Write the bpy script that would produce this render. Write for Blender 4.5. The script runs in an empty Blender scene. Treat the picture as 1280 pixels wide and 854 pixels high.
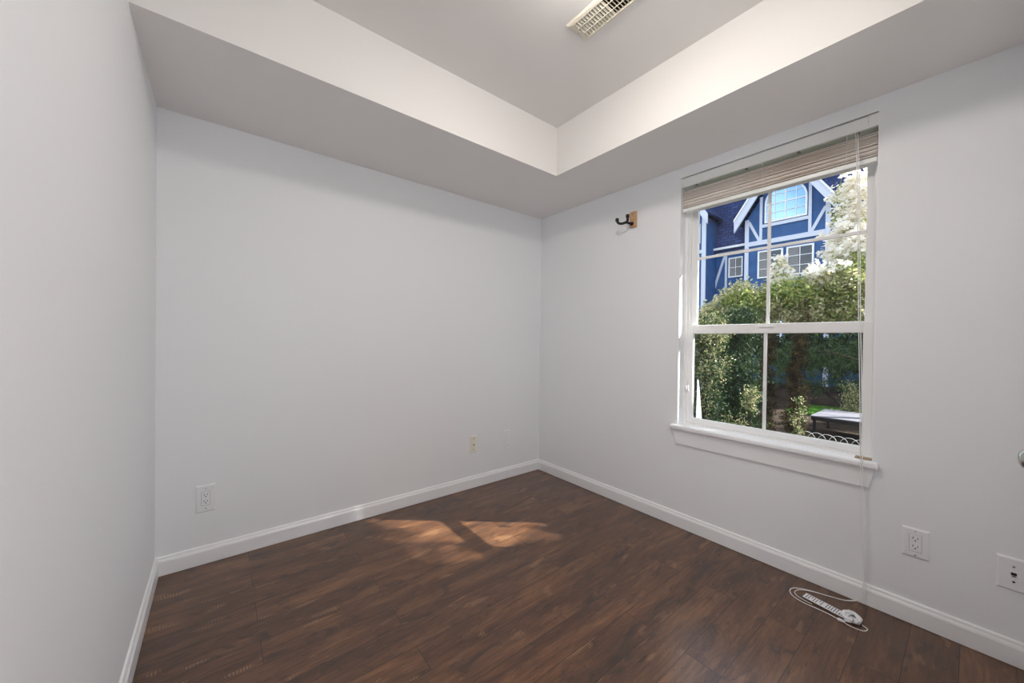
import bpy, bmesh, math, random
import numpy as np
from mathutils import Vector, Matrix

random.seed(7)
rng = np.random.default_rng(7)
S = bpy.context.scene
C = S.collection
PI = math.pi

# ------------------------------------------------------------------ camera
cam_d = bpy.data.cameras.new('camera')
cam = bpy.data.objects.new('camera', cam_d); C.objects.link(cam)
cam_d.sensor_width = 36.0; cam_d.sensor_fit = 'HORIZONTAL'
cam_d.lens = 36.0 * 459.934 / 1280.0
cam_d.shift_y = 2.4 / 1280.0
cam_d.clip_start = 0.02; cam_d.clip_end = 400
yaw, pitch, roll = 0.673182, -0.00803936, 0.0118785
f = Vector((math.sin(yaw) * math.cos(pitch), math.cos(yaw) * math.cos(pitch), math.sin(pitch)))
r0 = Vector((math.cos(yaw), -math.sin(yaw), 0)); u0 = r0.cross(f)
r_ = r0 * math.cos(roll) + u0 * math.sin(roll); u_ = u0 * math.cos(roll) - r0 * math.sin(roll)
cam.matrix_world = Matrix(((r_.x, u_.x, -f.x, -2.21454), (r_.y, u_.y, -f.y, -2.38109), (r_.z, u_.z, -f.z, 1.13138), (0, 0, 0, 1)))
S.camera = cam

# ------------------------------------------------------------------ light
SUN_W, SKY_W, LAMP_W, FILL_W = 17.0, 0.30, 52.0, 20.0
S.view_settings.view_transform = 'Standard'; S.view_settings.look = 'None'
S.view_settings.gamma = 1.0; S.view_settings.use_curve_mapping = False
S.view_settings.exposure = 0.0
S.cycles.use_denoising = True
S.cycles.max_bounces = 14; S.cycles.diffuse_bounces = 8; S.cycles.transparent_max_bounces = 24
S.cycles.glossy_bounces = 4; S.cycles.caustics_reflective = False; S.cycles.caustics_refractive = False
S.cycles.sample_clamp_indirect = 6.0

SUN_AZ_V = Vector((0.773, -0.634, 0.79)).normalized()     # towards the sun
w = bpy.data.worlds.new('sky'); S.world = w; w.use_nodes = True
nt = w.node_tree; nt.nodes.clear()
out = nt.nodes.new('ShaderNodeOutputWorld'); bg = nt.nodes.new('ShaderNodeBackground')
sky = nt.nodes.new('ShaderNodeTexSky'); sky.sky_type = 'NISHITA'; sky.sun_disc = False
sky.sun_elevation = math.asin(SUN_AZ_V.z); sky.sun_rotation = math.atan2(SUN_AZ_V.x, SUN_AZ_V.y)
sky.air_density = 1.0; sky.dust_density = 0.6; sky.ozone_density = 1.4
tc = nt.nodes.new('ShaderNodeTexCoord'); mp = nt.nodes.new('ShaderNodeMapping'); mp.inputs['Scale'].default_value = (1, 1, 2.8)
nz = nt.nodes.new('ShaderNodeTexNoise'); nz.inputs['Scale'].default_value = 2.6; nz.inputs['Detail'].default_value = 6
cr = nt.nodes.new('ShaderNodeValToRGB'); cr.color_ramp.elements[0].position = .40; cr.color_ramp.elements[1].position = .56
mx = nt.nodes.new('ShaderNodeMix'); mx.data_type = 'RGBA'; mx.inputs[7].default_value = (7.5, 7.6, 7.9, 1)
nt.links.new(tc.outputs['Generated'], mp.inputs['Vector']); nt.links.new(mp.outputs[0], nz.inputs['Vector'])
nt.links.new(nz.outputs['Fac'], cr.inputs[0]); nt.links.new(cr.outputs[0], mx.inputs[0])
nt.links.new(sky.outputs[0], mx.inputs[6]); nt.links.new(mx.outputs[2], bg.inputs[0])
bg.inputs[1].default_value = SKY_W; nt.links.new(bg.outputs[0], out.inputs[0])

sd = bpy.data.lights.new('sun', 'SUN'); sd.energy = SUN_W; sd.angle = math.radians(0.6); sd.color = (1, .96, .90)
sun = bpy.data.objects.new('sun', sd); C.objects.link(sun); sun.location = (8, -6, 9)
sun.rotation_euler = SUN_AZ_V.to_track_quat('Z', 'Y').to_euler()

# ------------------------------------------------------------------ materials
def lin(r, g, b):
    t = lambda c: (c / 255 / 12.92) if c / 255 <= .04045 else ((c / 255 + .055) / 1.055) ** 2.4
    return (t(r), t(g), t(b), 1)

def mat(name, col, rough=.5, spec=.5, metal=0, noise=None, bump=0, bscale=60, trans=0, nscale=None):
    """plain procedural material: optional mottling between col and another colour, optional bump"""
    m = bpy.data.materials.new(name); m.use_nodes = True
    n = m.node_tree; b = n.nodes['Principled BSDF']
    b.inputs['Base Color'].default_value = col; b.inputs['Roughness'].default_value = rough
    b.inputs['Metallic'].default_value = metal; b.inputs['Specular IOR Level'].default_value = spec
    tcn = n.nodes.new('ShaderNodeTexCoord')
    if noise:
        col2, scale, lo, hi = noise
        t = n.nodes.new('ShaderNodeTexNoise'); t.inputs['Scale'].default_value = scale; t.inputs['Detail'].default_value = 5
        rp = n.nodes.new('ShaderNodeValToRGB'); rp.color_ramp.elements[0].position = lo; rp.color_ramp.elements[1].position = hi
        rp.color_ramp.elements[0].color = col; rp.color_ramp.elements[1].color = col2
        if nscale:
            q = n.nodes.new('ShaderNodeMapping'); q.inputs['Scale'].default_value = nscale
            n.links.new(tcn.outputs['Object'], q.inputs[0]); n.links.new(q.outputs[0], t.inputs['Vector'])
        else: n.links.new(tcn.outputs['Object'], t.inputs['Vector'])
        n.links.new(t.outputs['Fac'], rp.inputs[0])
        n.links.new(rp.outputs[0], b.inputs['Base Color'])
    if bump:
        t = n.nodes.new('ShaderNodeTexNoise'); t.inputs['Scale'].default_value = bscale; t.inputs['Detail'].default_value = 4
        bp_ = n.nodes.new('ShaderNodeBump'); bp_.inputs['Strength'].default_value = bump; bp_.inputs['Distance'].default_value = .002
        n.links.new(tcn.outputs['Object'], t.inputs['Vector']); n.links.new(t.outputs['Fac'], bp_.inputs['Height'])
        n.links.new(bp_.outputs[0], b.inputs['Normal'])
    if trans:
        tr = n.nodes.new('ShaderNodeBsdfTranslucent'); ms = n.nodes.new('ShaderNodeMixShader'); ms.inputs[0].default_value = trans
        o = n.nodes['Material Output']
        src = b.inputs['Base Color'].links[0].from_socket if b.inputs['Base Color'].links else None
        if src: n.links.new(src, tr.inputs[0])
        else: tr.inputs[0].default_value = col
        n.links.new(b.outputs[0], ms.inputs[1]); n.links.new(tr.outputs[0], ms.inputs[2]); n.links.new(ms.outputs[0], o.inputs[0])
    return m

def emit(name, col, s):
    m = bpy.data.materials.new(name); m.use_nodes = True; n = m.node_tree; n.nodes.clear()
    e = n.nodes.new('ShaderNodeEmission'); e.inputs[0].default_value = col; e.inputs[1].default_value = s
    o = n.nodes.new('ShaderNodeOutputMaterial'); n.links.new(e.outputs[0], o.inputs[0]); return m

def glass_mat():
    m = bpy.data.materials.new('window_glass'); m.use_nodes = True; n = m.node_tree; n.nodes.clear()
    o = n.nodes.new('ShaderNodeOutputMaterial'); t = n.nodes.new('ShaderNodeBsdfTransparent'); g = n.nodes.new('ShaderNodeBsdfGlossy')
    t.inputs[0].default_value = (.94, .96, .96, 1); g.inputs['Roughness'].default_value = .02
    fr = n.nodes.new('ShaderNodeFresnel'); fr.inputs[0].default_value = 1.45; ms = n.nodes.new('ShaderNodeMixShader')
    ge = n.nodes.new('ShaderNodeNewGeometry'); sub = n.nodes.new('ShaderNodeMath'); sub.operation = 'SUBTRACT'; sub.inputs[0].default_value = 1
    mu = n.nodes.new('ShaderNodeMath'); mu.operation = 'MULTIPLY'
    n.links.new(ge.outputs['Backfacing'], sub.inputs[1]); n.links.new(sub.outputs[0], mu.inputs[0]); n.links.new(fr.outputs[0], mu.inputs[1])
    n.links.new(mu.outputs[0], ms.inputs[0]); n.links.new(t.outputs[0], ms.inputs[1]); n.links.new(g.outputs[0], ms.inputs[2])
    n.links.new(ms.outputs[0], o.inputs[0]); return m

def wood_floor():
    m = bpy.data.materials.new('laminate_floor'); m.use_nodes = True; n = m.node_tree; N = n.nodes; L = n.links
    b = N['Principled BSDF']; t = N.new('ShaderNodeTexCoord')
    mp0 = N.new('ShaderNodeMapping'); mp0.inputs['Location'].default_value = (.43, 1.615, 0)
    L.new(t.outputs['Object'], mp0.inputs[0])
    br = N.new('ShaderNodeTexBrick'); br.offset = .37; br.offset_frequency = 2; br.squash = 1
    br.inputs['Scale'].default_value = 1; br.inputs['Brick Width'].default_value = 1.21; br.inputs['Row Height'].default_value = .125
    br.inputs['Mortar Size'].default_value = .0011; br.inputs['Mortar Smooth'].default_value = .2
    br.inputs['Color1'].default_value = (0, 0, 0, 1); br.inputs['Color2'].default_value = (1, 1, 1, 1); br.inputs['Mortar'].default_value = (.5, .5, .5, 1)
    L.new(mp0.outputs[0], br.inputs['Vector'])
    sep = N.new('ShaderNodeSeparateXYZ'); L.new(t.outputs['Object'], sep.inputs[0])
    # each board slides its own grain along: offset the coordinates by the brick value
    add = N.new('ShaderNodeVectorMath'); add.operation = 'MULTIPLY_ADD'
    add.inputs[1].default_value = (9, 3, 5); L.new(br.outputs['Color'], add.inputs[0]); L.new(t.outputs['Object'], add.inputs[2])
    def noise(scale, sc, detail=5, rough=.6, dist=0):
        q = N.new('ShaderNodeMapping'); q.inputs['Scale'].default_value = sc; L.new(add.outputs[0], q.inputs[0])
        z = N.new('ShaderNodeTexNoise'); z.inputs['Scale'].default_value = scale; z.inputs['Detail'].default_value = detail
        z.inputs['Roughness'].default_value = rough; z.inputs['Distortion'].default_value = dist
        L.new(q.outputs[0], z.inputs[0]); return z.outputs['Fac']
    def ramp(src, stops):
        rp = N.new('ShaderNodeValToRGB'); e = rp.color_ramp.elements
        e[0].position, e[0].color = stops[0]; e[1].position, e[1].color = stops[-1]
        for p, c in stops[1:-1]:
            k = e.new(p); k.color = c
        L.new(src, rp.inputs[0]); return rp.outputs[0]
    def mix(fac, a, bb, mode='MIX'):
        k = N.new('ShaderNodeMix'); k.data_type = 'RGBA'; k.blend_type = mode
        if isinstance(fac, float): k.inputs[0].default_value = fac
        else: L.new(fac, k.inputs[0])
        for i, v in ((6, a), (7, bb)):
            if isinstance(v, tuple): k.inputs[i].default_value = v
            else: L.new(v, k.inputs[i])
        return k.outputs[2]
    g = lambda v: (v, v, v, 1)
    base = ramp(noise(2.2, (1, 4.2, 1), 7, .68, .6), [(.28, lin(68, 44, 32)), (.5, lin(108, 72, 48)), (.74, lin(148, 104, 68))])
    grain = noise(7, (1, 14, 1), 6, .7, .3)
    c1 = mix(.62, base, ramp(grain, [(.34, g(.22)), (.66, g(1.0))]), 'MULTIPLY')
    smudge = ramp(noise(4.5, (1, 2.4, 1), 4, .6, 1.2), [(.55, g(0)), (.68, g(.75))])
    c2 = mix(smudge, c1, lin(44, 33, 30))
    streak = ramp(noise(14, (1, 7, 1), 5, .75, .8), [(.60, g(0)), (.72, g(.55))])
    c3 = mix(streak, c2, lin(158, 120, 86))
    nick = ramp(noise(26, (1, 3.0, 1), 3, .5, 1.5), [(.66, g(0)), (.70, g(.8))])
    c3 = mix(nick, c3, lin(40, 29, 25))
    sc = N.new('ShaderNodeTexWave'); sc.wave_type = 'BANDS'; sc.bands_direction = 'X'; sc.inputs['Scale'].default_value = 32; sc.inputs['Distortion'].default_value = 3.5
    L.new(add.outputs[0], sc.inputs[0])
    chat = mix(ramp(noise(5.5, (1, 3.4, 1), 2, .5, .3), [(.64, g(0)), (.70, g(.55))]), g(0), sc.outputs['Color'], 'MIX')
    c3 = mix(chat, c3, lin(176, 136, 98))
    c4 = mix(ramp(br.outputs['Color'], [(0, g(.0)), (1, g(.26))]), c3, lin(56, 40, 33))
    c5 = mix(br.outputs['Fac'], c4, lin(22, 16, 14))
    L.new(c5, b.inputs['Base Color'])
    L.new(ramp(grain, [(.3, g(.27)), (.7, g(.38))]), b.inputs['Roughness'])
    b.inputs['Specular IOR Level'].default_value = .5
    b.inputs['Coat Weight'].default_value = .35; b.inputs['Coat Roughness'].default_value = .2; b.inputs['Coat IOR'].default_value = 1.5
    h = mix(br.outputs['Fac'], ramp(grain, [(.3, g(.6)), (.7, g(.8))]), g(0))
    bp_ = N.new('ShaderNodeBump'); bp_.inputs['Strength'].default_value = .22; bp_.inputs['Distance'].default_value = .0018
    L.new(h, bp_.inputs['Height']); L.new(bp_.outputs[0], b.inputs['Normal'])
    return m

def shingle_mat(name, c1, c2, cm, w=.3, h=.14):
    m = bpy.data.materials.new(name); m.use_nodes = True; n = m.node_tree; N = n.nodes; L = n.links
    b = N['Principled BSDF']; b.inputs['Roughness'].default_value = .85
    t = N.new('ShaderNodeTexCoord'); q = N.new('ShaderNodeMapping'); q.inputs['Rotation'].default_value = (0, PI / 2, 0)
    s = N.new('ShaderNodeSeparateXYZ'); cb = N.new('ShaderNodeCombineXYZ'); L.new(t.outputs['Object'], s.inputs[0])
    L.new(s.outputs['Y'], cb.inputs['X']); L.new(s.outputs['Z'], cb.inputs['Y'])
    br = N.new('ShaderNodeTexBrick'); br.inputs['Scale'].default_value = 1; br.inputs['Brick Width'].default_value = w; br.inputs['Row Height'].default_value = h
    br.inputs['Mortar Size'].default_value = .012; br.inputs['Color1'].default_value = c1; br.inputs['Color2'].default_value = c2; br.inputs['Mortar'].default_value = cm
    L.new(cb.outputs[0], br.inputs[0]); L.new(br.outputs['Color'], b.inputs['Base Color'])
    bp_ = N.new('ShaderNodeBump'); bp_.inputs['Distance'].default_value = .03; bp_.invert = True; L.new(br.outputs['Fac'], bp_.inputs['Height']); L.new(bp_.outputs[0], b.inputs['Normal'])
    return m

M = {}
M['wall'] = mat('painted_wall', lin(236, 238, 241), .62, .3, bump=.12, bscale=180)
M['ceil'] = mat('ceiling_paint', lin(232, 230, 228), .8, .2, bump=.1, bscale=150)
M['trim'] = mat('gloss_trim_paint', lin(240, 241, 243), .28, .5)
M['floor'] = wood_floor()
M['vinyl'] = mat('white_vinyl', lin(238, 238, 238), .3, .5)
M['glass'] = glass_mat()
M['slat'] = mat('whitewashed_slat', lin(242, 236, 230), .45, .4, noise=(lin(222, 208, 196), 9, .42, .70), nscale=(1, .25, 6))
M['rail'] = mat('white_blind_rail', lin(236, 238, 236), .35, .5)
M['cord'] = mat('white_cord', lin(238, 238, 236), .6, .3)
M['clear'] = mat('greenish_headrail', lin(214, 222, 212), .3, .5)
M['plate'] = mat('white_plastic', lin(236, 237, 240), .3, .5)
M['ivory'] = mat('cream_plastic', lin(234, 230, 216), .35, .5)
M['dark'] = mat('dark_slot', lin(28, 27, 28), .6, .3)
M['screw'] = mat('plated_screw', lin(150, 150, 148), .35, .5, metal=.8)
M['vent'] = mat('cream_vent_metal', lin(224, 218, 202), .4, .5)
M['duct'] = mat('dark_duct', lin(24, 20, 16), .8, .2)
M['oak'] = mat('light_wood', lin(204, 168, 130), .5, .4, noise=(lin(178, 136, 98), 30, .4, .7))
M['rubber'] = mat('black_rubber', lin(22, 21, 22), .5, .4)
M['brass'] = mat('brass', lin(180, 150, 80), .35, .5, metal=.8)
M['chrome'] = mat('satin_nickel', lin(190, 190, 185), .25, .5, metal=1)
M['rawwood'] = mat('bare_wood', lin(176, 158, 128), .8, .2, noise=(lin(90, 72, 50), 60, .5, .7))
M['ink'] = mat('grey_print', lin(128, 128, 130), .6, .3)
M['lamp'] = emit('lamp_diffuser', (1, .93, .85, 1), LAMP_W)
M['fill_glow'] = emit('added_fill_glow', (1, .985, .975, 1), FILL_W)  # glow of the added fill globe
M['blue'] = mat('blue_siding', lin(52, 92, 146), .7, .3, noise=(lin(62, 104, 160), 3, .4, .7))
M['navy'] = shingle_mat('navy_shingle', lin(44, 60, 108), lin(62, 82, 138), lin(24, 34, 70))
M['htrim'] = mat('house_trim', lin(214, 222, 240), .5, .4)
M['hwhite'] = mat('house_window_frame', lin(246, 248, 252), .4, .4)
M['hblind'] = mat('closed_blinds', lin(150, 150, 152), .6, .3)
gm = mat('dark_pane', lin(30, 38, 52), .04, 1.0); M['pane'] = gm
mir = mat('sky_mirroring_pane', lin(150, 190, 225), .03, 1.0, metal=.85); M['skypane'] = mir
M['soil'] = mat('dark_mulch', lin(44, 38, 32), .95, .1, noise=(lin(72, 58, 46), 4, .4, .7), bump=.8, bscale=30)
M['grass'] = mat('grass_blades', lin(70, 120, 40), .6, .3, noise=(lin(110, 160, 60), 5, .4, .7), trans=.3)
M['bark'] = mat('dark_bark', lin(70, 58, 50), .9, .2, noise=(lin(40, 32, 30), 12, .4, .7), bump=.8, bscale=30)
M['redbark'] = mat('brown_bark', lin(104, 74, 54), .9, .2, noise=(lin(60, 42, 32), 14, .4, .7), bump=.8, bscale=30)
M['leaf'] = mat('dogwood_leaf', lin(104, 140, 62), .5, .4, noise=(lin(206, 206, 130), 11, .36, .64), trans=.4)
M['petal'] = mat('white_bract', lin(250, 246, 238), .5, .3, trans=.35)
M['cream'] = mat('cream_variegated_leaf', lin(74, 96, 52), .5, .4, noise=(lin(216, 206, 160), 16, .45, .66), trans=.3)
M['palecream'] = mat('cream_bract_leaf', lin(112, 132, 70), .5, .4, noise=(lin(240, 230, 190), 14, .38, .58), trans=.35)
M['cedar'] = mat('dark_cedar_spray', lin(38, 62, 40), .7, .3, noise=(lin(80, 104, 58), 6, .45, .7), trans=.15)
M['brown'] = mat('brown_cypress_spray', lin(64, 54, 38), .8, .2, noise=(lin(128, 112, 72), 9, .5, .72), trans=.15)
M['shrub'] = mat('dark_shrub_leaf', lin(50, 80, 44), .6, .4, noise=(lin(110, 134, 74), 8, .45, .72), trans=.25)
M['tabletop'] = mat('pale_table_top', lin(140, 138, 148), .35, .5)
M['black'] = mat('black_metal', lin(26, 26, 30), .5, .4)
M['wire'] = mat('white_wire', lin(226, 228, 226), .5, .4)
M['board'] = mat('white_board', lin(226, 226, 238), .6, .3)

# ------------------------------------------------------------------ helpers
def obj(name, bm, m, parent=None, smooth=False, kind=None, **props):
    me = bpy.data.meshes.new(name)
    bmesh.ops.recalc_face_normals(bm, faces=bm.faces)
    bm.to_mesh(me); bm.free()
    o = bpy.data.objects.new(name, me); C.objects.link(o)
    if m: me.materials.append(m)
    if smooth:
        for p in me.polygons: p.use_smooth = True
    if parent: o.parent = parent
    if kind: o['kind'] = kind
    for k, v in props.items(): o[k] = v
    return o

def thing(name, label, cat, loc=(0, 0, 0), rotz=0, group=None):
    o = bpy.data.objects.new(name, None); C.objects.link(o)
    o.location = loc; o.rotation_euler = (0, 0, rotz); o.empty_display_size = .1
    o['label'] = label; o['category'] = cat
    if group: o['group'] = group
    return o

def tag(o, label, cat, group=None):
    o['label'] = label; o['category'] = cat
    if group: o['group'] = group
    return o

def box(bm, x0, x1, y0, y1, z0, z1, bev=0, seg=2):
    vs = [bm.verts.new((x, y, z)) for x in (x0, x1) for y in (y0, y1) for z in (z0, z1)]
    fs = [bm.faces.new([vs[i] for i in q]) for q in ((0, 1, 3, 2), (4, 6, 7, 5), (0, 4, 5, 1), (2, 3, 7, 6), (0, 2, 6, 4), (1, 5, 7, 3))]
    if bev:
        es = list({e for fc in fs for e in fc.edges})
        bmesh.ops.bevel(bm, geom=es, offset=bev, segments=seg, affect='EDGES', profile=.5)
    return bm

def prism(bm, pts, fn, a, b, bev=0):
    """polygon pts (2D) extruded between a and b; fn(u, v, t) -> xyz"""
    A = [bm.verts.new(fn(u, v, a)) for u, v in pts]; B = [bm.verts.new(fn(u, v, b)) for u, v in pts]
    n = len(pts); fs = [bm.faces.new(A[::-1]), bm.faces.new(B)]
    for i in range(n): fs.append(bm.faces.new((A[i], A[(i + 1) % n], B[(i + 1) % n], B[i])))
    if bev:
        es = list(set(fs[0].edges) | set(fs[1].edges))
        bmesh.ops.bevel(bm, geom=es, offset=bev, segments=2, affect='EDGES', profile=.5)
    return bm

def tube(bm, pts, r, seg=8, caps=True):
    pts = [Vector(p) for p in pts]; rs = r if isinstance(r, (list, tuple)) else [r] * len(pts)
    rings = []; up = None
    for i, p in enumerate(pts):
        d = (pts[min(i + 1, len(pts) - 1)] - pts[max(i - 1, 0)]).normalized()
        if up is None: up = Vector((0, 0, 1)) if abs(d.z) < .9 else Vector((1, 0, 0))
        a = d.cross(up).normalized(); up = a.cross(d).normalized()
        rings.append([bm.verts.new(p + (a * math.cos(2 * PI * k / seg) + up * math.sin(2 * PI * k / seg)) * rs[i]) for k in range(seg)])
    for A, B in zip(rings, rings[1:]):
        for k in range(seg): bm.faces.new((A[k], A[(k + 1) % seg], B[(k + 1) % seg], B[k]))
    if caps: bm.faces.new(rings[0][::-1]); bm.faces.new(rings[-1])
    return bm

def lathe(bm, prof, mtx, seg=32):
    """prof: (radius, height) list, spun round local z then placed by mtx"""
    rings = []
    for r, h in prof:
        if r < 1e-5: rings.append([bm.verts.new(mtx @ Vector((0, 0, h)))])
        else: rings.append([bm.verts.new(mtx @ Vector((r * math.cos(2 * PI * k / seg), r * math.sin(2 * PI * k / seg), h))) for k in range(seg)])
    for A, B in zip(rings, rings[1:]):
        for k in range(seg):
            k2 = (k + 1) % seg
            if len(A) == 1 and len(B) == 1: continue
            if len(A) == 1: bm.faces.new((A[0], B[k], B[k2]))
            elif len(B) == 1: bm.faces.new((A[k], A[k2], B[0]))
            else: bm.faces.new((A[k], A[k2], B[k2], B[k]))
    return bm

NB = bmesh.new
def smoothcurve(pts, n=8):
    """Catmull-Rom through pts"""
    P = [Vector(p) for p in pts]; P = [P[0] * 2 - P[1]] + P + [P[-1] * 2 - P[-2]]; o = []
    for i in range(1, len(P) - 2):
        for k in range(n):
            t = k / n; a, b, c, d = P[i - 1:i + 3]
            o.append(.5 * ((2 * b) + (c - a) * t + (2 * a - 5 * b + 4 * c - d) * t * t + (3 * b - a - 3 * c + d) * t ** 3))
    o.append(P[-2]); return o

# ------------------------------------------------------------------ room shell
L, ZS, ZC = 2.4442, 2.2, 2.508          # room width, soffit height, tray ceiling height
SX, SY = .5101, .6826                   # soffit widths
YN, YF, XC = -2.522, -3.5, -.95          # closet front, entry end, closet side
OY0, OY1, OZ0, OZ1 = -2.118, -1.245, .627, 2.142     # window opening

bm = NB(); box(bm, -L - .14, 0.14, YF - .14, .14, -.12, 0); obj('floor', bm, M['floor'], kind='structure')
bm = NB(); box(bm, -L - .14, 0.14, 0, .14, -.12, 2.62); obj('wall_back', bm, M['wall'], kind='structure')
bm = NB(); box(bm, -L - .14, -L, YF, 0, -.12, 2.62); obj('wall_left', bm, M['wall'], kind='structure')
bm = NB()
box(bm, 0, .14, YF - .14, OY0, -.12, 2.62); box(bm, 0, .14, OY1, 0, -.12, 2.62)
box(bm, 0, .14, OY0, OY1, -.12, OZ0 - .03); box(bm, 0, .14, OY0, OY1, OZ1, 2.62)
obj('wall_right', bm, M['wall'], kind='structure')
bm = NB()                                # closet front (around its door) and side
DX0, DX1, DZ = -.83, -.09, 1.98
box(bm, XC, DX0, YN - .1, YN, 0, ZS + .02); box(bm, DX1, 0, YN - .1, YN, 0, ZS + .02); box(bm, DX0, DX1, YN - .1, YN, DZ, ZS + .02)
obj('wall_closet', bm, M['wall'], kind='structure')
bm = NB(); box(bm, XC, XC + .1, YF, YN - .1, 0, ZS + .02); obj('wall_closet_side', bm, M['wall'], kind='structure')
bm = NB(); box(bm, -L - .14, .14, YF - .14, YF, -.12, 2.62); obj('wall_front', bm, M['wall'], kind='structure')
bm = NB(); box(bm, -L, 0, YF, 0, ZC, ZC + .11); obj('ceiling', bm, M['ceil'], kind='structure')
# dropped soffit round the tray: one L-shaped band plus the strip over the entry
YT = -2.42
bm = NB()
prism(bm, [(-L, 0), (0, 0), (0, YF), (-L, YF), (-L, YT), (-SX, YT), (-SX, -SY), (-L, -SY)][::-1], lambda u, v, t: (u, v, t), ZS, ZC)
obj('ceiling_soffit', bm, M['ceil'], kind='structure')

# baseboards: flat board with a stepped ogee top
prof = [(0, .002), (.014, .002), (.014, .066), (.0125, .069), (.0125, .0715), (.010, .0745), (.0082, .079), (.0078, .0835), (.0055, .088), (.0, .0893)]
def base(name, fn, a, b):
    bm = NB(); prism(bm, prof, fn, a, b); obj(name, bm, M['trim'], kind='structure')
base('baseboard_back', lambda u, v, t: (t, -u, v), -L, 0)
base('baseboard_left', lambda u, v, t: (-L + u, t, v), YF, 0)
base('baseboard_right', lambda u, v, t: (-u, t, v), YN, 0)
base('baseboard_closet', lambda u, v, t: (t, YN + u, v), XC, DX0 - .055)
base('baseboard_closet_side', lambda u, v, t: (XC - u, t, v), YF, YN)
base('baseboard_front', lambda u, v, t: (t, YF + u, v), -L, XC)

# closet door with its knob (the knob's rim shows at the photo's right edge)
bm = NB(); box(bm, DX0 - .055, DX0, YN, YN + .012, 0, DZ + .055, .003); box(bm, DX1, DX1 + .055, YN, YN + .012, 0, DZ + .055, .003); box(bm, DX0, DX1, YN, YN + .012, DZ, DZ + .055, .003)
obj('trim_1', bm, M['trim'], kind='structure')
bm = NB(); box(bm, DX0 + .003, DX1 - .003, YN - .045, YN - .008, .008, DZ - .003, .002)
for z0, z1 in ((.12, .85), (1.0, 1.86)):
    box(bm, DX0 + .11, DX1 - .11, YN - .01, YN - .003, z0, z1, .004)
door = obj('door_1', bm, M['trim'], kind='structure')
bm = NB()
lathe(bm, [(.030, 0), (.030, .004), (.012, .008), (.0095, .03), (.014, .036), (.0245, .045), (.0275, .056), (.0255, .068), (.019, .077), (.011, .081), (0, .082)],
      Matrix.Translation((-.775, YN - .008, .875)) @ Matrix.Rotation(-PI / 2, 4, 'X'))
obj('door_knob', bm, M['chrome'], door, smooth=True)

# ------------------------------------------------------------------ window
# stool (sill board) and apron with returned ends
bm = NB(); box(bm, -.032, 0.0, -2.137, -1.212, .598, .627, .009, 3); box(bm, -.002, .075, OY0, OY1, .597, .627)
obj('trim_2', bm, M['trim'], kind='structure', smooth=False)
bm = NB(); prism(bm, [(-2.126, .5975), (-1.224, .5975), (-1.243, .510), (-2.104, .510)], lambda u, v, t: (t, u, v), -.012, 0, .0025)
obj('trim_3', bm, M['trim'], kind='structure')
# side jamb liners, glossy
bm = NB(); box(bm, 0, .072, OY1 - .004, OY1, .627, OZ1 - .004); box(bm, 0, .072, OY0, OY0 + .004, .627, OZ1 - .004); box(bm, 0, .072, OY0, OY1, OZ1 - .004, OZ1)
obj('trim_4', bm, M['trim'], kind='structure')

bm = NB()       # vinyl master frame
def ring(bm, x0, x1, y0, y1, z0, z1, wl, wr, wb, wt, bev=.002):
    box(bm, x0, x1, y0, y0 + wr, z0, z1, bev); box(bm, x0, x1, y1 - wl, y1, z0, z1, bev)
    box(bm, x0 + .0005, x1 - .0005, y0 + wr, y1 - wl, z0, z0 + wb, bev); box(bm, x0 + .0005, x1 - .0005, y0 + wr, y1 - wl, z1 - wt, z1, bev)
ring(bm, .070, .142, OY0, OY1, .612, OZ1, .020, .016, .022, .02)
ring(bm, .082, .138, OY0 + .016, OY1 - .020, .634, OZ1 - .02, .007, .006, .006, .01, .001)
win = obj('window_1', bm, M['vinyl'], kind='structure')
# lower sash (inner), upper sash (outer)
LY0, LY1 = OY0 + .016, OY1 - .018
bm = NB(); ring(bm, .078, .103, LY0, LY1, .634, 1.238, .037, .035, .032, .052, .003); low = obj('sash', bm, M['vinyl'], win)
bm = NB(); ring(bm, .106, .130, LY0 + .004, LY1 - .008, 1.188, 2.12, .037, .031, .052, .04, .003); upp = obj('sash', bm, M['vinyl'], win)
bm = NB(); box(bm, .090, .0925, LY0 + .03, LY1 - .03, .66, 1.19); obj('glass_pane', bm, M['glass'], low)
bm = NB(); box(bm, .117, .1195, LY0 + .03, LY1 - .03, 1.235, 2.085); obj('glass_pane', bm, M['glass'], upp)
bm = NB(); box(bm, .087, .0955, -1.690, -1.674, .665, 1.187, .002); obj('muntin', bm, M['vinyl'], low)
bm = NB(); box(bm, .1135, .1225, -1.691, -1.675, 1.239, 2.085, .002); obj('muntin', bm, M['vinyl'], upp)
bm = NB(); box(bm, .1137, .1223, LY0 + .035, LY1 - .04, 1.645, 1.661, .002); obj('muntin', bm, M['vinyl'], upp)
# lift lip of the meeting rail and its latch
bm = NB(); box(bm, .070, .0785, -1.722, -1.650, 1.2195, 1.2245, .0015); box(bm, .072, .0785, -1.724, -1.716, 1.211, 1.2245, .001); box(bm, .072, .0785, -1.656, -1.648, 1.211, 1.2245, .001)
obj('latch', bm, M['vinyl'], low)
# scrap of bare wood showing in the right corner of the sill
tag(obj('shim', box(NB(), .002, .03, -2.117, -2.058, .627, .634, .001), M['rawwood']), 'scrap of bare wood shim at the right end of the window sill', 'shim')

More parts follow.
